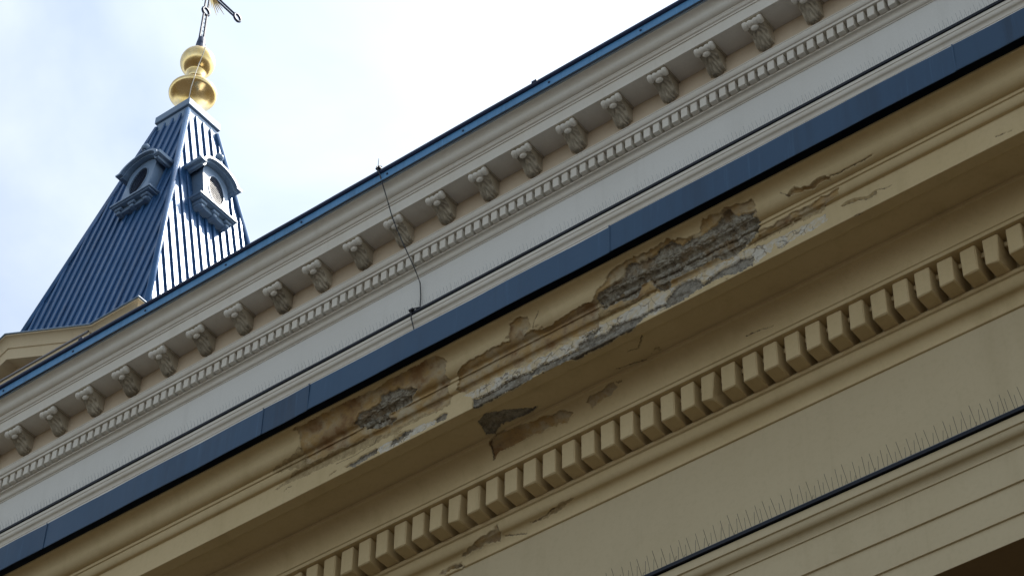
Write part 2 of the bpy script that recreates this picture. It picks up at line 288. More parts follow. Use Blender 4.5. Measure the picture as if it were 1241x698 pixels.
class MB:
    def __init__(s): s.v = []; s.f = []
    def add(s, v, f):
        k = len(s.v); s.v += [tuple(x) for x in v]; s.f += [tuple(i+k for i in q) for q in f]
    def box(s, a, b):
        (x0, y0, z0), (x1, y1, z1) = a, b
        s.add([(x0,y0,z0),(x1,y0,z0),(x1,y1,z0),(x0,y1,z0),(x0,y0,z1),(x1,y0,z1),(x1,y1,z1),(x0,y1,z1)],
              [(0,3,2,1),(4,5,6,7),(0,1,5,4),(1,2,6,5),(2,3,7,6),(3,0,4,7)])
    def bbox(s, a, b, c=.006):                     # box with chamfered vertical and horizontal edges
        (x0, y0, z0), (x1, y1, z1) = a, b; k = len(s.v)
        v = []; 
        for z, d in ((z0, c), (z0+c, 0), (z1-c, 0), (z1, c)):
            for x, y in ((x0+d+c, y0+d), (x1-d-c, y0+d), (x1-d, y0+d+c), (x1-d, y1-d-c), (x1-d-c, y1-d), (x0+d+c, y1-d), (x0+d, y1-d-c), (x0+d, y0+d+c)): v.append((x, y, z))
        f = [tuple(range(7, -1, -1)), tuple(range(24, 32))]
        for r in range(3):
            for i in range(8): f.append((r*8+i, r*8+(i+1) % 8, r*8+8+(i+1) % 8, r*8+8+i))
        s.add(v, f)
    def tube(s, pts, r, n=5, cap=True):
        pts = [Vector(p) for p in pts]; rings = []
        for i, p in enumerate(pts):
            d = (pts[min(i+1, len(pts)-1)]-pts[max(i-1, 0)]).normalized()
            a = d.cross(Vector((0, 0, 1)) if abs(d.z) < .9 else Vector((1, 0, 0))).normalized(); b = d.cross(a)
            rr = r[i] if isinstance(r, (list, tuple)) else r
            rings.append([p+a*math.cos(2*math.pi*k/n)*rr+b*math.sin(2*math.pi*k/n)*rr for k in range(n)])
        v = [q for ring in rings for q in ring]
        f = [(i*n+k, i*n+(k+1) % n, i*n+n+(k+1) % n, i*n+n+k) for i in range(len(pts)-1) for k in range(n)]
        if cap: f += [tuple(range(n-1, -1, -1)), tuple(range((len(pts)-1)*n, len(pts)*n))]
        s.add(v, f)
    def lathe(s, prof, c, n=24, axis='z'):
        v = []
        for r, h in prof:
            for k in range(n):
                a = 2*math.pi*k/n
                if axis == 'z': v.append((c[0]+r*math.cos(a), c[1]+r*math.sin(a), c[2]+h))
                else: v.append((c[0]+h, c[1]+r*math.cos(a), c[2]+r*math.sin(a)))
        f = [(i*n+k, i*n+(k+1) % n, i*n+n+(k+1) % n, i*n+n+k) for i in range(len(prof)-1) for k in range(n)]
        f += [tuple(range(n-1, -1, -1)), tuple(range((len(prof)-1)*n, len(prof)*n))]
        s.add(v, f)
    def ring(s, c, R, r, n=16, m_=6):              # torus in the YZ plane
        v = []
        for i in range(n):
            a = 2*math.pi*i/n
            for k in range(m_):
                b = 2*math.pi*k/m_; q = R+r*math.cos(b); v.append((c[0]+r*math.sin(b), c[1]+q*math.cos(a), c[2]+q*math.sin(a)))
        s.add(v, [(i*m_+k, i*m_+(k+1) % m_, ((i+1) % n)*m_+(k+1) % m_, ((i+1) % n)*m_+k) for i in range(n) for k in range(m_)])
    def build(s, name, mat, parent=None, smooth=False): return mesh_obj(name, s.v, s.f, mat, parent, smooth)

def vnoise(x, y, scale, octaves=3, gain=.55, seed=0):
    """value noise on numpy arrays, about -1..1"""
    tot = np.zeros_like(x); amp = 1.; norm = 0.
    g = np.random.default_rng(100+seed).random((256, 256))*2-1
    for o in range(octaves):
        u = x*scale+17.3*o; v = y*scale+5.1*o; iu = np.floor(u).astype(int); iv = np.floor(v).astype(int); fu = u-iu; fv = v-iv
        fu = fu*fu*(3-2*fu); fv = fv*fv*(3-2*fv); a = iu & 255; b = iv & 255; a1 = (iu+1) & 255; b1 = (iv+1) & 255
        tot += amp*((g[a, b]*(1-fu)+g[a1, b]*fu)*(1-fv)+(g[a, b1]*(1-fu)+g[a1, b1]*fu)*fv); norm += amp; amp *= gain; scale *= 2.03
    return tot/norm

def sweep(name, P, x0, x1, mat, parent, step=1.0, wob=.0015):
    """extrude a (y, z) profile along X; long runs are a little uneven, as run plaster is"""
    xs = np.linspace(x0, x1, max(2, int((x1-x0)/step)+1)); P = np.array(P); n = len(P)
    X = np.repeat(xs[:, None], n, 1); S = np.r_[0, np.cumsum(np.hypot(*np.diff(P, axis=0).T))]
    dy = vnoise(X, X*0+S[None, :]*.5, 1.1, 3, seed=3)*wob; dz = vnoise(X, X*0+S[None, :]*.5, .9, 3, seed=5)*wob
    v = np.stack([X, P[None, :, 0]+dy, P[None, :, 1]+dz], -1).reshape(-1, 3)
    f = [(i*n+k, i*n+n+k, i*n+n+k+1, i*n+k+1) for i in range(len(xs)-1) for k in range(n-1)]
    return mesh_obj(name, v.tolist(), f, mat, parent)

def inside(X, T, poly):
    r = np.zeros(X.shape, bool); n = len(poly)
    for i in range(n):
        (xa, ya), (xb, yb) = poly[i], poly[(i+1) % n]
        if ya == yb: continue
        r ^= ((ya > T) != (yb > T)) & (X < (xb-xa)*(T-ya)/(yb-ya)+xa)
    return r
def near_line(X, T, pts, w):
    r = np.zeros(X.shape, bool)
    for (xa, ya), (xb, yb) in zip(pts[:-1], pts[1:]):
        dx, dy = xb-xa, yb-ya; L = dx*dx+dy*dy+1e-9
        u = np.clip(((X-xa)*dx+(T-ya)*dy)/L, 0, 1); r |= np.hypot(X-xa-u*dx, T-ya-u*dy) < w
    return r

def weathered_sweep(name, P, xs, damage, mat, parent, rstep=.0055, ragged=()):
    """profile run with the places where paint and render have come away cut into the surface"""
    P = np.array(P); S0 = np.r_[0, np.cumsum(np.hypot(*np.diff(P, axis=0).T))]
    ts = [0.]
    for a, b in zip(S0[:-1], S0[1:]):
        k = max(1, int(math.ceil((b-a)/rstep))); ts += list(a+(b-a)*np.arange(1, k+1)/k)
    ts = np.array(ts); y = np.interp(ts, S0, P[:, 0]); z = np.interp(ts, S0, P[:, 1])
    ty = np.gradient(y); tz = np.gradient(z); L = np.hypot(ty, tz); ny, nz = -tz/L, ty/L      # outward normal in the section
    X, T = np.meshgrid(xs, ts, indexing='ij')
    wx = vnoise(X, T, 9, 5, .62, 1)*.030; wt = vnoise(X, T, 9, 5, .62, 2)*.030
    wx2 = vnoise(X, T, 34, 3, .6, 21); wt2 = vnoise(X, T, 34, 3, .6, 22)
    Xq, Tq = X+wx+wx2*.012, T+wt*.8+wt2*.011
    k = {n: np.zeros(X.shape, bool) for n in ('peel', 'rough', 'grey', 'white', 'white2', 'crack', 'hole', 'stain')}
    for kind, poly in damage:
        if kind == 'crack': k['crack'] |= near_line(X+wx*.45, T+wt*.45, poly, .0033)
        else: k[kind] |= inside(Xq, Tq, poly)
    if ragged:                                     # small scattered flaking round the main losses
        for (xa, xb, ta, tb, th, kind) in ragged:
            fade = np.clip(np.minimum(X-xa, xb-X)/.35, 0, 1)*np.clip(np.minimum(T-ta, tb-T)/.03, 0, 1)
            k[kind] |= (vnoise(X, T*1.8, 6.5, 5, .62, 31+int(th*100)) > th+.5*(1-fade))
    sm = vnoise(X, T, 3.0, 3, .5, 4); fi = vnoise(X, T, 26, 4, .6, 6); ff = vnoise(X, T, 70, 2, .6, 8); mid = vnoise(X, T, 11, 4, .6, 9)
    d = sm*.0012
    d = np.where(k['stain'], d-.0008-.0008*fi, d); d = np.where(k['white'], d-.0015-.0012*(fi > .1), d)
    d = np.where(k['peel'], d-.009-.0030*fi-.004*np.clip(mid, -.5, 1), d)
    d = np.where(k['grey'], d-.015-.005*fi-.003*ff, d)
    d = np.where(k['rough'], d-.020-.009*mid-.009*fi-.006*ff, d)
    d = np.where(k['hole'], d-.020-.005*fi, d); d = np.where(k['white2'], sm*.001+.003, d)
    d = np.where(k['crack'] & (mid > -.25), d-.006, d)
    # lifted paint lips along the edges of the losses
    lost = (k['peel'] | k['grey'] | k['rough'] | k['hole']).astype(float)
    blur = lost.copy()
    for _ in range(3):
        blur = (blur+np.roll(blur, 1, 0)+np.roll(blur, -1, 0)+np.roll(blur, 1, 1)+np.roll(blur, -1, 1))/5
    d = d+np.where((lost == 0) & (blur > .05), .0042*np.clip(blur*2, 0, 1), 0)
    v = np.stack([X+0*d, y[None, :]+ny[None, :]*d, z[None, :]+nz[None, :]*d], -1).reshape(-1, 3)
    n = len(ts); i, j = np.meshgrid(np.arange(len(xs)-1), np.arange(n-1), indexing='ij'); q = (i*n+j).ravel()
    f = np.stack([q, q+n, q+n+1, q+1], 1)
    me = bpy.data.meshes.new(name); me.vertices.add(len(v)); me.vertices.foreach_set('co', v.ravel())
    me.loops.add(f.size); me.loops.foreach_set('vertex_index', f.ravel()); me.polygons.add(len(f))
    me.polygons.foreach_set('loop_start', np.arange(0, f.size, 4)); me.update(calc_edges=True)
    one = np.ones(X.size)
    for nm, chs in (('damage_a', ('peel', 'rough', 'grey')), ('damage_b', ('white', 'crack', 'stain'))):
        at = me.attributes.new(nm, 'FLOAT_COLOR', 'POINT')
        masks = [k[c] & ~k['white2'] if c != 'white' else (k['white'] | k['white2']) for c in chs]
        if nm == 'damage_a': masks[0] = masks[0] | k['hole']
        at.data.foreach_set('color', np.stack([mm.ravel().astype(float) for mm in masks]+[one], 1).ravel())
    return link(name, me, mat, parent)

# ------------------------------------------------------------------ ground
g = mesh_obj('ground', [(-900,-900,0),(900,-900,0),(900,900,0),(-900,900,0)], [(0,1,2,3)], 'paving'); g['kind'] = 'structure'

# ------------------------------------------------------------------ front building (nearer, lower entablature)
FX0, FX1 = -17.0, 3.0
front = thing('front_building', (-7, 9.3, 0), 'cream plaster building front with peeling cornice and large dentils below blue gutter', 'building')
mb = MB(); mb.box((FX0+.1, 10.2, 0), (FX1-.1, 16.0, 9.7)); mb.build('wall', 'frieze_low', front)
mb = MB(); mb.add([(FX0, 8.58, 12.225), (FX1, 8.58, 12.225), (FX1, 16.9, 13.4), (FX0, 16.9, 13.4)], [(0, 1, 2, 3)]); mb.build('roof', 'roof', front)
mb = MB(); mb.box((FX0, 9.42, 9.6), (FX1, 10.1, 12.0)); mb.build('beam', 'frieze_low', front)
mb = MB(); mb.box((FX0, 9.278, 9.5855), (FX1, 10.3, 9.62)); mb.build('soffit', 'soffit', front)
sweep('architrave', prof(*LOW_ARCH), FX0, FX1, 'frieze_low', front, .5)
mb = MB(); mb.add([(FX0, 9.3, 10.25), (FX1, 9.3, 10.25), (FX1, 9.3, 11.10), (FX0, 9.3, 11.10)], [(0, 1, 2, 3)]); mb.build('frieze', 'frieze_low', front)
def xsamp(fine, coarse=.25, x0=FX0, x1=FX1):
    xs = [x0]
    while xs[-1] < x1:
        s = coarse
        for a, b, st in fine:
            if a <= xs[-1]+1e-6 < b: s = st
            elif xs[-1] < a < xs[-1]+s: s = a-xs[-1]
        xs.append(xs[-1]+s)
    return np.array(xs)
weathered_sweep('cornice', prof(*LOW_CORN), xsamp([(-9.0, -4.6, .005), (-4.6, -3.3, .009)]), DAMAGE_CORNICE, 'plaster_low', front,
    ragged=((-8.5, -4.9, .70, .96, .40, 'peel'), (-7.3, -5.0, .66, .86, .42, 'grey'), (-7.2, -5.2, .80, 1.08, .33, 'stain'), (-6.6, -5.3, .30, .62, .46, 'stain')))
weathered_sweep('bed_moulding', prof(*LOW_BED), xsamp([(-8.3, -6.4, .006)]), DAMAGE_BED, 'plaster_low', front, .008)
mb = MB(); mb.add([(FX0, 9.27, 11.245), (FX1, 9.27, 11.245), (FX1, 9.27, 11.445), (FX0, 9.27, 11.445)], [(0, 1, 2, 3)]); mb.build('dentil_band', 'plaster_low', front)
# dentils: shared meshes, each its own object
variants = []
for k in range(7):
    mb = MB(); e = lambda: random.uniform(-.002, .002)
    mb.bbox((0+e(), 0+e(), 0+e()), (.0925+e(), .200, .1855), .0055)
    mb.v = [(x+e(), y+e() if y < .1 else y, z+e() if z < .1 else z) for x, y, z in mb.v]
    if k in (2, 5): mb.v = [(x-(.010+.004*k)*(x > .06)*(z < .05)*(y < .05), y+(.012)*(x > .06)*(z < .05)*(y < .05), z) for x, y, z in mb.v]
    me = bpy.data.meshes.new('dentil'); me.from_pydata(mb.v, [], mb.f); me.materials.append(M['plaster_low']); variants.append(me)
small = []
for k in range(2):                                 # the little block set back between two dentils
    mb = MB(); mb.bbox((0, 0, 0), (.0445, .05, .035), .003); me = bpy.data.meshes.new('dentil_spacer'); me.from_pydata(mb.v, [], mb.f); me.materials.append(M['plaster_low']); small.append(me)
for i in range(-40, 66):
    x = -6.953+i*.14072
    if not (-14.2 < x < .8): continue
    o = link('dentil', variants[random.choice((0, 1, 3, 4, 6, 0, 1, 3, 4, 6, 2, 5))], None); o.location = (x, 9.073+random.uniform(-.0015, .0015), 11.2502); adopt(o, front)
    o = link('dentil_spacer', small[i % 2], None); o.location = (x+.0938, 9.1375, 11.385); adopt(o, front)
# ledge flashing
mb = MB(); Pf = [(9.299, 10.325), (9.165, 10.292), (9.158, 10.290), (9.158, 10.268), (9.163, 10.266), (9.174, 10.272)]
sweep('ledge_flashing', Pf, FX0, FX1, 'flashing', front, .4, .002)
# gutter panels, lapped sheets between the seams seen on the front
seams = [FX0, -14.9, -12.75, -10.55, -8.65, -8.27, -5.98, -3.70, -1.5, .7, FX1]
for a, b in zip(seams[:-1], seams[1:]):
    j = random.uniform(-.0035, .0035); tl = random.uniform(-.003, .003)
    pts = [(8.4225+j, 12.0085), (8.420+j, 12.008), (8.418+j, 12.014), (8.421+j+tl, 12.218), (8.426+j+tl, 12.226), (8.438+j, 12.228), (8.60, 12.236)]
    xs = np.linspace(a+.002, b, max(3, int((b-a)/.22))).tolist()
    v = [(x, y+vn, z) for x in xs for vn in [random.uniform(-.003, .003)] for y, z in pts]; n = len(pts)
    f = [(i*n+k, i*n+n+k, i*n+n+k+1, i*n+k+1) for i in range(len(xs)-1) for k in range(n-1)]
    p = mesh_obj('gutter_panel', v, f, 'gutter', front)
    if a != FX0:
        mb = MB(); mb.bbox((a-.006, 8.4145+j, 12.007), (a+.003, 8.4175+j, 12.223), .001); mb.build('lap_seam', 'gutter', p)

# ------------------------------------------------------------------ main building (farther, upper entablature)
UX0, UX1 = -34.0, 3.0
main = thing('main_building', (-15, 17, 0), 'tall pale building wall with bracketed upper cornice under light blue gutter', 'building')
mb = MB(); mb.box((UX0+.2, 17.02, 0), (UX1-.2, 34, 24.9)); mb.build('wall', 'frieze_up', main)
UP_ARCH = prof((17.01, 22.2), [('l', 16.985, 22.2), ('l', 16.985, 22.72), ('l', 16.972, 22.722), ('l', 16.972, 23.02), ('l', 16.965, 23.022), ('reversa', 16.912, 23.13), ('l', 16.902, 23.132), ('l', 16.902, 23.178)])
sweep('architrave', UP_ARCH, UX0, UX1, 'plaster_up', main, .8, .003)
mb = MB(); mb.add([(UX0, 17, 23.1), (UX1, 17, 23.1), (UX1, 17, 23.92), (UX0, 17, 23.92)], [(0, 1, 2, 3)]); mb.build('frieze', 'frieze_up', main)
sweep('bed_moulding', prof((17.0, 23.898), [('l', 16.99, 23.9), ('l', 16.99, 23.915), ('recta', 16.925, 23.992), ('l', 16.91, 23.994), ('l', 16.91, 24.016), ('l', 17, 24.017)]), UX0, UX1, 'plaster_up', main, .8, .003)
UP_CORN = prof((17.0, 24.166), [('l', 16.825, 24.166), ('l', 16.825, 24.205), ('l', 16.818, 24.207), ('ovo', 16.79, 24.28), ('l', 16.785, 24.282), ('l', 16.785, 24.298), ('l', 16.83, 24.300), ('l', 16.83, 24.612), ('l', 16.80, 24.613),
    ('l', 16.50, 24.613), ('l', 16.497, 24.605), ('l', 16.465, 24.605), ('l', 16.465, 24.786), ('l', 16.452, 24.788), ('l', 16.452, 24.815), ('ovo', 16.425, 24.85), ('l', 16.42, 24.852), ('l', 16.42, 24.872), ('recta', 16.285, 25.02), ('l', 16.275, 25.022), ('l', 16.275, 25.062), ('l', 16.6, 25.063)])
sweep('cornice', UP_CORN, UX0, UX1, 'plaster_up', main, .8, .003)
mb = MB(); mb.add([(UX0, 16.975, 24.01), (UX1, 16.975, 24.01), (UX1, 16.975, 24.17), (UX0, 16.975, 24.17)], [(0, 1, 2, 3)]); mb.build('dentil_band', 'plaster_up', main)
mb = MB(); mb.bbox((0, 0, 0), (.088, .13, .149), .004); dme = bpy.data.meshes.new('dentil'); dme.from_pydata(mb.v, [], mb.f); dme.materials.append(M['plaster_up'])
for i in range(-95, 75):
    x = -12.535+i*.13445
    if not (-25.2 < x < -2.8): continue
    o = link('dentil', dme); o.location = (x, 16.844+random.uniform(-.002, .002), 24.0172); adopt(o, main)
sweep('ledge_flashing', [(16.999, 23.245), (16.892, 23.226), (16.884, 23.222), (16.884, 23.184), (16.889, 23.182), (16.901, 23.186)], UX0, UX1, 'flashing', main, .6, .003)
mb = MB(); mb.add([(UX0, 16.81, 24.299), (UX1, 16.81, 24.299), (UX1, 16.81, 24.612), (UX0, 16.81, 24.612)], [(0, 1, 2, 3)]); mb.build('modillion_band', 'tan', main)
# gutter: light blue face, dark rolled rim, screws
sweep('gutter', [(16.222, 25.029), (16.220, 25.028), (16.217, 25.034), (16.220, 25.160), (16.30, 25.17)], UX0, UX1, 'gutter_up', main, .7, .004)
a_ = [(16.215+.034*math.cos(t_)-.0, 25.190+.034*math.sin(t_)) for t_ in [math.radians(d_) for d_ in range(330, 60, -30)]]
sweep('gutter_rim', [(16.27, 25.165)]+a_+[(16.3, 25.23)], UX0, UX1, 'navy', main, .7, .004)
mb = MB(); mb.add([(UX0, 16.29, 25.2), (UX1, 16.29, 25.2), (UX1, 25.5, 28.0), (UX0, 25.5, 28.0)], [(0, 1, 2, 3)]); mb.build('roof', 'roof', main)
for x in np.arange(-24.4, -6, 1.344):
    mb = MB(); mb.lathe([(.012, -.0), (.016, .004), (.016, .010), (.006, .014)], (0, 0, 0), 8, 'x'); 
    v = [(q[1], -q[0], q[2]) for q in mb.v]; o = mesh_obj('gutter_rivet', v, mb.f, 'navy'); o.location = (x+random.uniform(-.1, .1), 16.218, 25.09); adopt(o, main)
for x in (-20.3, -12.60):      # clamps on the rim
    mb = MB(); mb.bbox((-.04, -.012, -.03), (.04, .05, .014), .006); o = mb.build('rim_clamp', 'navy'); o.location = (x, 16.19, 25.225); adopt(o, main)

# modillions: scrolled brackets with a leaf underneath
def modillion_meshes():
    out = {}
    mb = MB(); W = .105
    side = [(.31, .0), (.0, .0), (-.012, -.012), (-.012, -.028), (.012, -.035), (.03, -.075), (.07, -.095), (.12, -.112), (.17, -.15), (.215, -.205), (.255, -.236), (.31, -.244)]
    n = len(side); v = [(-W, y, z) for y, z in side]+[(W, y, z) for y, z in side]
    f = [tuple(range(n-1, -1, -1)), tuple(range(n, 2*n))]+[(i, i+1, n+i+1, n+i) for i in range(n-1)]
    mb.add(v, f); mb.bbox((-.128, -.03, -.022), (.128, .31, -.0005), .004); out['modillion'] = mb
    mb = MB(); pr = [(.005, -.128), (.048, -.126), (.054, -.112), (.054, -.085), (.042, -.074), (.036, -.066), (.047, -.052), (.050, -.030), (.040, -.014), (.037, 0)]
    pr = pr+[(r, -h) for r, h in pr[-2::-1]]; mb.lathe(pr, (0, .018, -.066), 14, 'x'); out['volute'] = mb
    mb = MB(); v = []; NU, NV = 14, 18
    path = [(.035, -.100), (.075, -.116), (.12, -.133), (.165, -.17), (.21, -.226), (.25, -.262), (.285, -.272), (.318, -.262)]
    for j in range(NV+1):
        q = j/NV*(len(path)-1); k = min(int(q), len(path)-2); u = q-k; y = path[k][0]*(1-u)+path[k+1][0]*u; z = path[k][1]*(1-u)+path[k+1][1]*u
        k2 = path[min(k+1, len(path)-1)]; dy, dz = path[k+1][0]-path[k][0], path[k+1][1]-path[k][1]; L = math.hypot(dy, dz); ny, nz = dz/L, -dy/L
        half = .098*(.70+.30*math.sin(math.pi*min(1, j/NV*1.15+.12)))*(1+.10*math.sin(j*1.55))
        for i in range(NU+1):
            s = i/NU*2-1; rel = .012*math.cos(s*math.pi/2)+.013*max(0, 1-abs(s)*7)+.014*math.sin(abs(s)*15-j*1.15)*(abs(s) > .12)-.016*abs(s)**3
            v.append((s*half, y+ny*rel, z+nz*rel))
    f = [(j*(NU+1)+i, j*(NU+1)+i+1, (j+1)*(NU+1)+i+1, (j+1)*(NU+1)+i) for j in range(NV) for i in range(NU)]; mb.add(v, f); out['leaf'] = mb
    mb = MB(); pr = [(.004, -.052)]+[(.034*math.cos(a), .052*math.sin(a)) for a in np.linspace(-1.35, 1.35, 9)]+[(.004, .052)]
    mb.lathe(pr, (0, .052, -.118), 10, 'x'); out['knob'] = mb
    res = {}
    for k, b in out.items():
        me = bpy.data.meshes.new(k); me.from_pydata(b.v, [], b.f); me.materials.append(M['carved' if k in ('leaf', 'modillion') else 'plaster_up']); me.polygons.foreach_set('use_smooth', [k != 'modillion']*len(me.polygons)); me.update(); res[k] = me
    return res
MM = modillion_meshes()
leaves = []
for q in range(5):                                 # weathered differently one from the next
    me = MM['leaf'].copy(); co = np.empty(len(me.vertices)*3); me.vertices.foreach_get('co', co); co = co.reshape(-1, 3)
    co[:, 2] += vnoise(co[:, 0]+q*3, co[:, 1], 24, 3, seed=40+q)*.010; co[:, 1] += vnoise(co[:, 0]+q*3, co[:, 2], 24, 3, seed=50+q)*.007
    me.vertices.foreach_set('co', co.ravel()); me.update(); me.name = 'leaf'; leaves.append(me)
for i in range(-6, 28):
    x = -21.9+.128+i*.6722
    if not (-25.5 < x < -3.5): continue
    o = link('modillion', MM['modillion']); o.location = (x+random.uniform(-.004, .004), 16.503, 24.6122); adopt(o, main)
    for k in ('volute', 'leaf', 'knob'):
        c = link(k, leaves[(i*3) % 5] if k == 'leaf' else MM[k]); c.location = origin(o); adopt(c, o)

# ------------------------------------------------------------------ bird spikes on the two ledges
def spike_meshes(n, pitch, seed, ln):
    r = random.Random(seed); w = MB()
    for i in range(n):
        x = (i+.5)*pitch; j = lambda a: r.uniform(-a, a)
        w.tube([(x, .0, .008), (x+j(.008), -.052+j(.012), ln*.98+j(.012))], .0014, 3, False)
        w.tube([(x+.012, .012, .008), (x+.012+j(.008), .006+j(.012), ln*1.02+j(.012))], .0014, 3, False)
        if r.random() < .3: w.tube([(x+.02, .02, .008), (x+.02+j(.01), .06+j(.01), ln*.95)], .0014, 3, False)
    b = MB(); b.bbox((.004, -.022, 0), (n*pitch-.004, .028, .008), .002)
    return [bpy.data.meshes.new('spike_wires'), bpy.data.meshes.new('spike_base')], [w, b]
def spikes(x0, x1, y, z, n, pitch, label, group, ln, sd, mats):
    sets = []
    for s in range(3):
        mes, mbs = spike_meshes(n, pitch, sd+s, ln)
        for me, b, mt in zip(mes, mbs, mats): me.from_pydata(b.v, [], b.f); me.materials.append(M[mt])
        sets.append(mes)
    x = x0; i = 0
    while x < x1:
        root = thing('bird_spike_strip', (x, y, z), label, 'bird spikes', group)
        for me, nm in zip(sets[i % 3], ('spike_wires', 'strip_base')):
            o = bpy.data.objects.new(nm, me); COL.objects.link(o); o.parent = root
        x += n*pitch; i += 1
spikes(-13.2, .5, 9.20, 10.305, 9, .0555, 'long thin wire bird spikes standing on the lower ledge of the peeling front', 'bird spikes on the lower ledge', .115, 1, ('steel', 'plastic'))
spikes(-24.5, -3.2, 16.925, 23.235, 18, .0555, 'small faint bird spikes on the pale upper ledge above the wide blue gutter', 'bird spikes on the upper ledge', .115, 9, ('plastic', 'plastic'))

# ------------------------------------------------------------------ lightning conductor over the upper cornice
lc = thing('lightning_conductor', (-15.06, 16.2, 23.2), 'thin dark lightning conductor cable hanging across the bracketed upper cornice', 'cable')
mb = MB(); A0 = Vector((-15.06, 16.145, 25.24)); B0 = Vector((-14.94, 16.965, 23.76))
pts = [Vector((-15.06, 16.24, 25.32)), Vector((-15.06, 16.165, 25.27)), A0]+[A0.lerp(B0, u)+Vector((.010*math.sin(u*9), -.075*math.sin(u*math.pi)+.004*math.sin(u*23), 0)) for u in np.linspace(.05, 1, 14)]+[Vector((-14.925, 16.975, 23.55)), Vector((-14.91, 16.96, 23.33)), Vector((-14.87, 16.91, 23.262)), Vector((-14.93, 16.875, 23.245)), Vector((-14.975, 16.868, 23.235)), Vector((-14.965, 16.872, 23.1)), Vector((-14.96, 16.95, 22.9)), Vector((-14.96, 16.965, 22.3))]
mb.tube(pts, .0075, 6); mb.build('cable', 'cable', lc)
for p in ((-15.06, 16.17, 25.235), (-14.915, 16.93, 23.275), (-14.97, 16.865, 23.24)):
    mb = MB(); mb.bbox((-.035, -.012, -.014), (.035, .03, .014), .004); o = mb.build('clamp', 'cable'); o.location = p; adopt(o, lc)
mb = MB(); mb.tube([(-15.06, 16.17, 25.22), (-15.055, 16.165, 25.40)], [.006, .003], 5); mb.build('air_rod', 'cable', lc)

# ------------------------------------------------------------------ tower with spire
TX, TY = -32.75, 28.183
tower = thing('church_tower', (TX, TY, 0), 'tower with tall blue batten-seamed spire, louvred dormers and cream pediment base', 'tower')
mb = MB(); mb.box((TX-3.1, 24.97, 0), (TX+3.1, TY+3.1, 36.9)); mb.build('tower_wall', 'tower_plaster', tower)
# horizontal cornice on front and right side, profile (out, z) from the wall plane y = 24.95
def path_sweep(name, prof_, stations, mat, parent):
    """stations: (origin, out direction); profile pairs (out, up)"""
    n = len(prof_); v = []
    for o, d in stations: v += [(o[0]+d[0]*a, o[1]+d[1]*a, o[2]+b) for a, b in prof_]
    f = [(i*n+k, i*n+n+k, i*n+n+k+1, i*n+k+1) for i in range(len(stations)-1) for k in range(n-1)]
    return mesh_obj(name, v, f, mat, parent)
def curve(kind, a, b, n=8): return [tuple(p) for p in prof((a[0], a[1]), [(kind, b[0], b[1])])][1:]
XR = TX+3.155
CY = [(.0, -.78), (.12, -.78), (.14, -.74), (.14, -.66), (.20, -.64), (.20, -.58), (.56, -.56), (.56, -.28), (.585, -.27)]+[(.585+.115*(1-math.cos(a)), -.27+.21*math.sin(a)) for a in np.linspace(.2, 1.57, 7)]+[(.71, -.055), (.71, -.02), (.0, -.02)]
ztop = 37.255
path_sweep('cornice_return', CY, [((-30.17, 24.955, ztop), (0, -1)), ((XR+.05, 24.955, ztop), (1, -1)), ((XR+.05, TY+3, ztop), (1, 1))], 'tower_plaster', tower)
CF = [(.70, -.02), (.738, -.018), (.744, -.01), (.738, .008), (.0, .03)]
path_sweep('cornice_flashing', CF, [((-30.17, 24.955, ztop), (0, -1)), ((XR+.05, 24.955, ztop), (1, -1)), ((XR+.05, TY+3, ztop), (1, 1))], 'dormer', tower)
HB = [(.0, -.78), (.12, -.78), (.14, -.74), (.14, -.66), (.20, -.64), (.20, -.58), (.553, -.56), (.553, -.42), (.70, -.40), (.70, -.195), (.0, -.13)]
path_sweep('cornice', HB, [((-35.8, 24.955, ztop), (0, -1)), ((-30.17, 24.955, ztop), (0, -1))], 'tower_plaster', tower)
path_sweep('cornice_flashing', [(.0, -.105), (.715, -.165), (.735, -.170), (.735, -.205), (.702, -.205)], [((-35.8, 24.955, ztop), (0, -1)), ((-30.2, 24.955, ztop), (0, -1))], 'lead', tower)
AX, AZ = -32.905, 38.51
RK = [(.02, -.95), (.10, -.93), (.10, -.84), (.16, -.82), (.20, -.70), (.24, -.68), (.24, -.62), (.545, -.60), (.545, -.31), (.572, -.30)]+[(.572+.118*(1-math.cos(a)), -.30+.25*math.sin(a)) for a in np.linspace(.2, 1.57, 7)]+[(.70, -.045), (.70, -.015), (.0, -.015)]
for s in (1, -1):
    e = (AX+s*2.735, 24.955, AZ-1.255); st = [((AX, 24.955, AZ), (0, -1)), (e, (0, -1))]
    if s < 0: st = st[::-1]
    path_sweep('raking_cornice', RK, st, 'tower_plaster', tower)
    path_sweep('raking_flashing', [(.68, -.015), (.728, -.012), (.735, 0), (.728, .012), (-2.0, .03)], st, 'dormer', tower)
mb = MB(); mb.add([(AX-2.7, 24.945, 36.9), (AX+2.7, 24.945, 36.9), (AX+2.7, 24.945, 37.0), (AX, 24.945, 38.3), (AX-2.7, 24.945, 37.0)], [(0, 1, 2, 3, 4)]); mb.build('tympanum', 'tower_plaster', tower)
for s in (1, -1):                                   # small blocks along the rake
    for i in range(1, 9):
        x = AX+s*i*.19; zc = AZ-abs(x-AX)*.459-1.05
        mb = MB(); mb.bbox((-.05, -.06, -.07), (.05, .02, .07), .006); o = mb.build('rake_block', 'tower_plaster'); o.location = (x, 24.94, zc); adopt(o, tower)
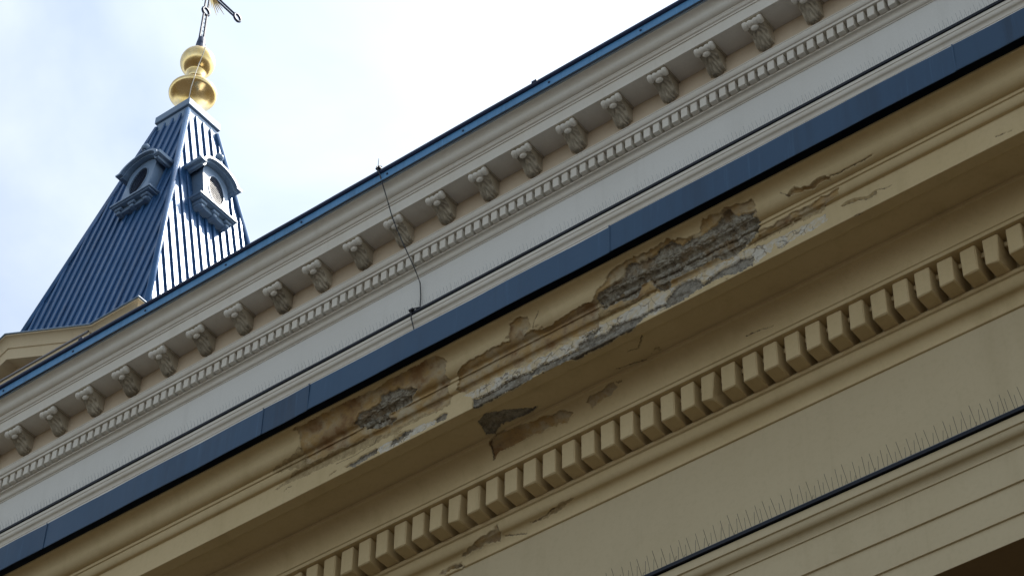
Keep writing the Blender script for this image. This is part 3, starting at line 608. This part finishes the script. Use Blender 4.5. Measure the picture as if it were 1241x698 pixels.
# spire
SH = lambda z: 2.483-.2147*(z-39.03)
Z0, Z1 = 36.6, 48.25
b0, b1 = SH(Z0), SH(Z1)
mb = MB(); mb.add([(TX+sx*b, TY+sy*b, z) for z, b in ((Z0, b0), (Z1, b1)) for sx, sy in ((-1, -1), (1, -1), (1, 1), (-1, 1))], [(0, 1, 5, 4), (1, 2, 6, 5), (2, 3, 7, 6), (3, 0, 4, 7)])
spire = mb.build('spire_roof', 'spire', tower)
def batten(u, face, w=.043, h=.05):
    zt = min(Z1, 39.03+(2.483-abs(u)-w)/.2147)
    if zt < Z0+.4: return
    mb = MB(); v = []
    for z in (Z0, zt):
        b = SH(z)
        for du, dh in ((-w, -.01), (-w, h*.7), (-w*.6, h), (w*.6, h), (w, h*.7), (w, -.01)):
            q = b+dh
            v.append((TX+u+du, TY-q, z) if face == 0 else (TX+q, TY+u+du, z))
    mb.add(v, [(i, i+1, i+7, i+6) for i in range(5)]+[(6, 7, 8, 9, 10, 11)]); mb.build('batten', 'spire', spire)
k = 0
for i in range(-11, 12):
    for face in (0, 1): batten(i*.262+.03+random.uniform(-.006, .006), face)
for sx, sy in ((1, -1), (-1, -1), (1, 1)):
    mb = MB(); mb.tube([(TX+sx*(SH(z)+.015), TY+sy*(SH(z)+.015), z) for z in (Z0, Z1)], .075, 8); mb.build('hip_roll', 'spire', spire, True)
# cap
mb = MB(); c1, c2 = .535, .575
mb.bbox((TX-c1, TY-c1, 48.08), (TX+c1, TY+c1, 48.37), .012); mb.bbox((TX-c2, TY-c2, 48.42), (TX+c2, TY+c2, 48.65), .012)
mb.bbox((TX-c1+.02, TY-c1+.02, 48.36), (TX+c1-.02, TY+c1-.02, 48.43), .006); mb.build('spire_cap', 'dormer', tower)
# dormers (front and right side)
def dormer(face):
    if face == 0: tr = lambda u, w, z: (-32.45+u, 26.60-w+(z-44.4)*.17, z)
    else: tr = lambda u, w, z: (-31.10+w-(z-44.4)*.17, 28.02+u, z)
    def B(mb_, name, mat, parent, smooth=False):
        o = mesh_obj(name, [tr(*p) for p in mb_.v], mb_.f, mat, parent, smooth); return o
    # body: outline with round head, oval opening
    zs, ha = 45.42, .46
    N = 48; ell = lambda a: (.255*math.cos(a)*(1-.10*max(0, -math.sin(a))), 45.03+.50*math.sin(a))
    def ins(u, z): return abs(u) <= .43 and z >= 44.38 and (z <= zs or (u/.43)**2+((z-zs)/.40)**2 <= 1)
    ou = []
    for i in range(N):
        a = 2*math.pi*i/N; lo, hi = .2, 2.
        for _ in range(30):
            md = (lo+hi)/2
            if ins(md*math.cos(a)*.6, 45.03+md*math.sin(a)): lo = md
            else: hi = md
        ou.append((lo*math.cos(a)*.6, 45.03+lo*math.sin(a)))
    el = [ell(2*math.pi*i/N) for i in range(N)]
    mb = MB(); mb.add([(u, 0, z) for u, z in ou]+[(u, 0, z) for u, z in el]+[(u, -.16, z) for u, z in el]+[(u, -1.0, z) for u, z in ou],
        [(i, (i+1) % N, N+(i+1) % N, N+i) for i in range(N)]+[(N+i, N+(i+1) % N, 2*N+(i+1) % N, 2*N+i) for i in range(N)]+[((i+1) % N, i, 3*N+i, 3*N+(i+1) % N) for i in range(N)])
    d = B(mb, 'dormer', 'dormer', tower)
    mb = MB(); mb.add([(u*1.02, -.158, 45.03+(z-45.03)*1.02) for u, z in el], [tuple(range(N))]); B(mb, 'louvre_backing', 'dark', d)
    mb = MB(); mb.add([(u*s_, w_, 45.03+(z-45.03)*s_) for s_, w_ in ((1.0, .001), (1.0, .018), (1.06, .018), (1.08, .001)) for u, z in el], [(r*N+i, r*N+(i+1) % N, r*N+N+(i+1) % N, r*N+N+i) for r in range(3) for i in range(N)]); B(mb, 'opening_frame', 'dormer', d)
    mb = MB()
    for i in range(14):
        z = 44.56+i*.069; s_ = (z-45.03)/.50
        if abs(s_) > .97: continue
        hw = .255*math.sqrt(1-s_*s_)*(1-.10*max(0, -s_))
        mb.add([(-hw, -.01, z), (hw, -.01, z), (hw, -.03, z+.008), (-hw, -.03, z+.008), (-hw, -.01, z+.012), (hw, -.01, z+.012), (hw, -.03, z+.02), (-hw, -.03, z+.02)], [(0,1,2,3),(4,7,6,5),(0,4,5,1)])
    B(mb, 'louvre', 'navy', d)
    # hood: flat ears and a round arch, two stepped bands
    def hood(r0, r1, w, ear):
        pin, pout = [], []
        for u in (-ear, -.52): pin.append((u, zs+.02+r0-.47)); pout.append((u-(.02 if u == -ear else .04), zs+.02+r1-.47))
        for a in np.linspace(math.pi*.96, math.pi*.04, 22): pin.append((r0*math.cos(a)*1.02, zs+.06+(r0-.05)*math.sin(a)*.86)); pout.append((r1*math.cos(a)*1.02, zs+.06+(r1-.05)*math.sin(a)*.86))
        for u in (.52, ear): pin.append((u, zs+.02+r0-.47)); pout.append((u+(.02 if u == ear else .04), zs+.02+r1-.47))
        n = len(pin); v = [(u, w, z) for u, z in pin]+[(u, w, z) for u, z in pout]+[(u, -.95, z) for u, z in pin]+[(u, -.95, z) for u, z in pout]
        f = []
        for i in range(n-1): f += [(i, i+1, n+i+1, n+i), (n+i, n+i+1, 3*n+i+1, 3*n+i), (i+1, i, 2*n+i, 2*n+i+1)]
        f += [(0, n, 3*n, 2*n), (n-1, 2*n+n-1, 3*n+n-1, n+n-1)]
        q = MB(); q.add(v, f); return q
    B(hood(.46, .535, .13, .60), 'hood_moulding', 'dormer', d); B(hood(.537, .61, .22, .70), 'hood', 'dormer', d)
    mb = MB(); mb.bbox((-.60, -.6, 44.31), (.60, .05, 44.355), .006); mb.bbox((-.64, -.6, 44.356), (.64, .09, 44.42), .01); B(mb, 'sill', 'dormer', d)
    for u in (-.42, 0, .42):
        mb = MB(); mb.bbox((u-.11, -.5, 44.20), (u+.11, .0, 44.289), .02); mb.bbox((u-.06, -.5, 44.09), (u+.06, -.04, 44.20), .02); B(mb, 'sill_bracket', 'dormer', d)
    mb = MB(); mb.bbox((-.5, -.5, 44.12), (.5, -.09, 44.289), .01); B(mb, 'apron', 'dormer', d)
    mb = MB(); pr = [(.05, -.16), (.04, -.1)]+[(.108*math.cos(a), .108*math.sin(a)) for a in np.linspace(-1.2, 1.25, 10)]+[(.02, .12), (.022, .17), (.004, .2)]
    mb.lathe(pr, (0, .16, 46.22), 14); B(mb, 'ball_finial', 'dormer', d, True)
dormer(0); dormer(1)
# finial: gilded bowl and ball
mb = MB(); mb.lathe([(.40, -.03), (.40, .04), (.30, .07), (.22, .14), (.20, .30), (.225, .45), (.30, .62), (.39, .75), (.48, .835), (.555, .89), (.595, .94), (.608, 1.0), (.595, 1.06), (.54, 1.12), (.43, 1.18), (.31, 1.24), (.245, 1.33), (.235, 1.42), (.25, 1.50)], (TX, TY, 48.67), 40); fin = mb.build('finial_bowl', 'gold', tower, True)
mb = MB(); mb.lathe([(.235, -.70), (.215, -.56), (.225, -.42)]+[(.445*math.cos(a), .445*math.sin(a)) for a in np.linspace(-1.0, 1.45, 24)], (TX, TY, 50.86), 40); mb.build('finial_ball', 'gold', tower, True)
mb = MB(); mb.lathe([(.20, 0), (.185, .06), (.13, .10), (.12, .3), (.085, .55), (.05, .56)], (TX, TY, 51.27), 16); mb.build('cross_socket', 'navy', tower, True)
cd = Vector((.757, -.653, 0)); sd = Vector((-.653, -.757, 0))
mb = MB(); mb.tube([Vector((TX, TY, z))+cd*r+sd*s_ for z, r, s_ in ((48.66, .60, .08), (49.2, .66, .06), (49.6, .63, .02), (49.9, .56, .0), (50.3, .47, -.04), (50.7, .455, -.1), (51.0, .43, -.13), (51.25, .27, -.13), (51.4, .2, -.1))], .011, 5); mb.build('finial_cable', 'steel_light', tower)
# cross
cz = 53.72
mb = MB()
for s in (-1, 1):
    mb.tube([(TX, TY+s*.072, 51.6), (TX, TY+s*.058, 52.78)], .030, 6); mb.tube([(TX, TY+s*.058, 53.02), (TX, TY+s*.055, cz+1.0)], .030, 6)
    for d in (-1, 1): mb.tube([(TX, TY+d*.1, cz+s*.055), (TX, TY+d*1.0, cz+s*.055)], .028, 6)
for z in np.arange(51.75, 52.75, .16): mb.tube([(TX, TY-.06, z), (TX, TY+.06, z+.08)], .012, 4)
crs = mb.build('cross', 'navy', tower)
for c in ((TX, TY, 52.9), (TX, TY+1.1, cz), (TX, TY-1.1, cz), (TX, TY, cz+1.1)):
    mb = MB(); mb.ring(c, .12, .036); mb.build('ring', 'navy', crs, True)
for i in range(36):
    a = 2*math.pi*i/36+.04; L = .72 if i % 3 == 0 else random.uniform(.5, .64)
    if abs(math.sin(2*a)) < .2: continue
    mb = MB(); mb.tube([(TX, TY+math.cos(a)*.12, cz+math.sin(a)*.12), (TX, TY+math.cos(a)*L, cz+math.sin(a)*L)], [.03, .006], 4); mb.build('ray', 'gold', crs)
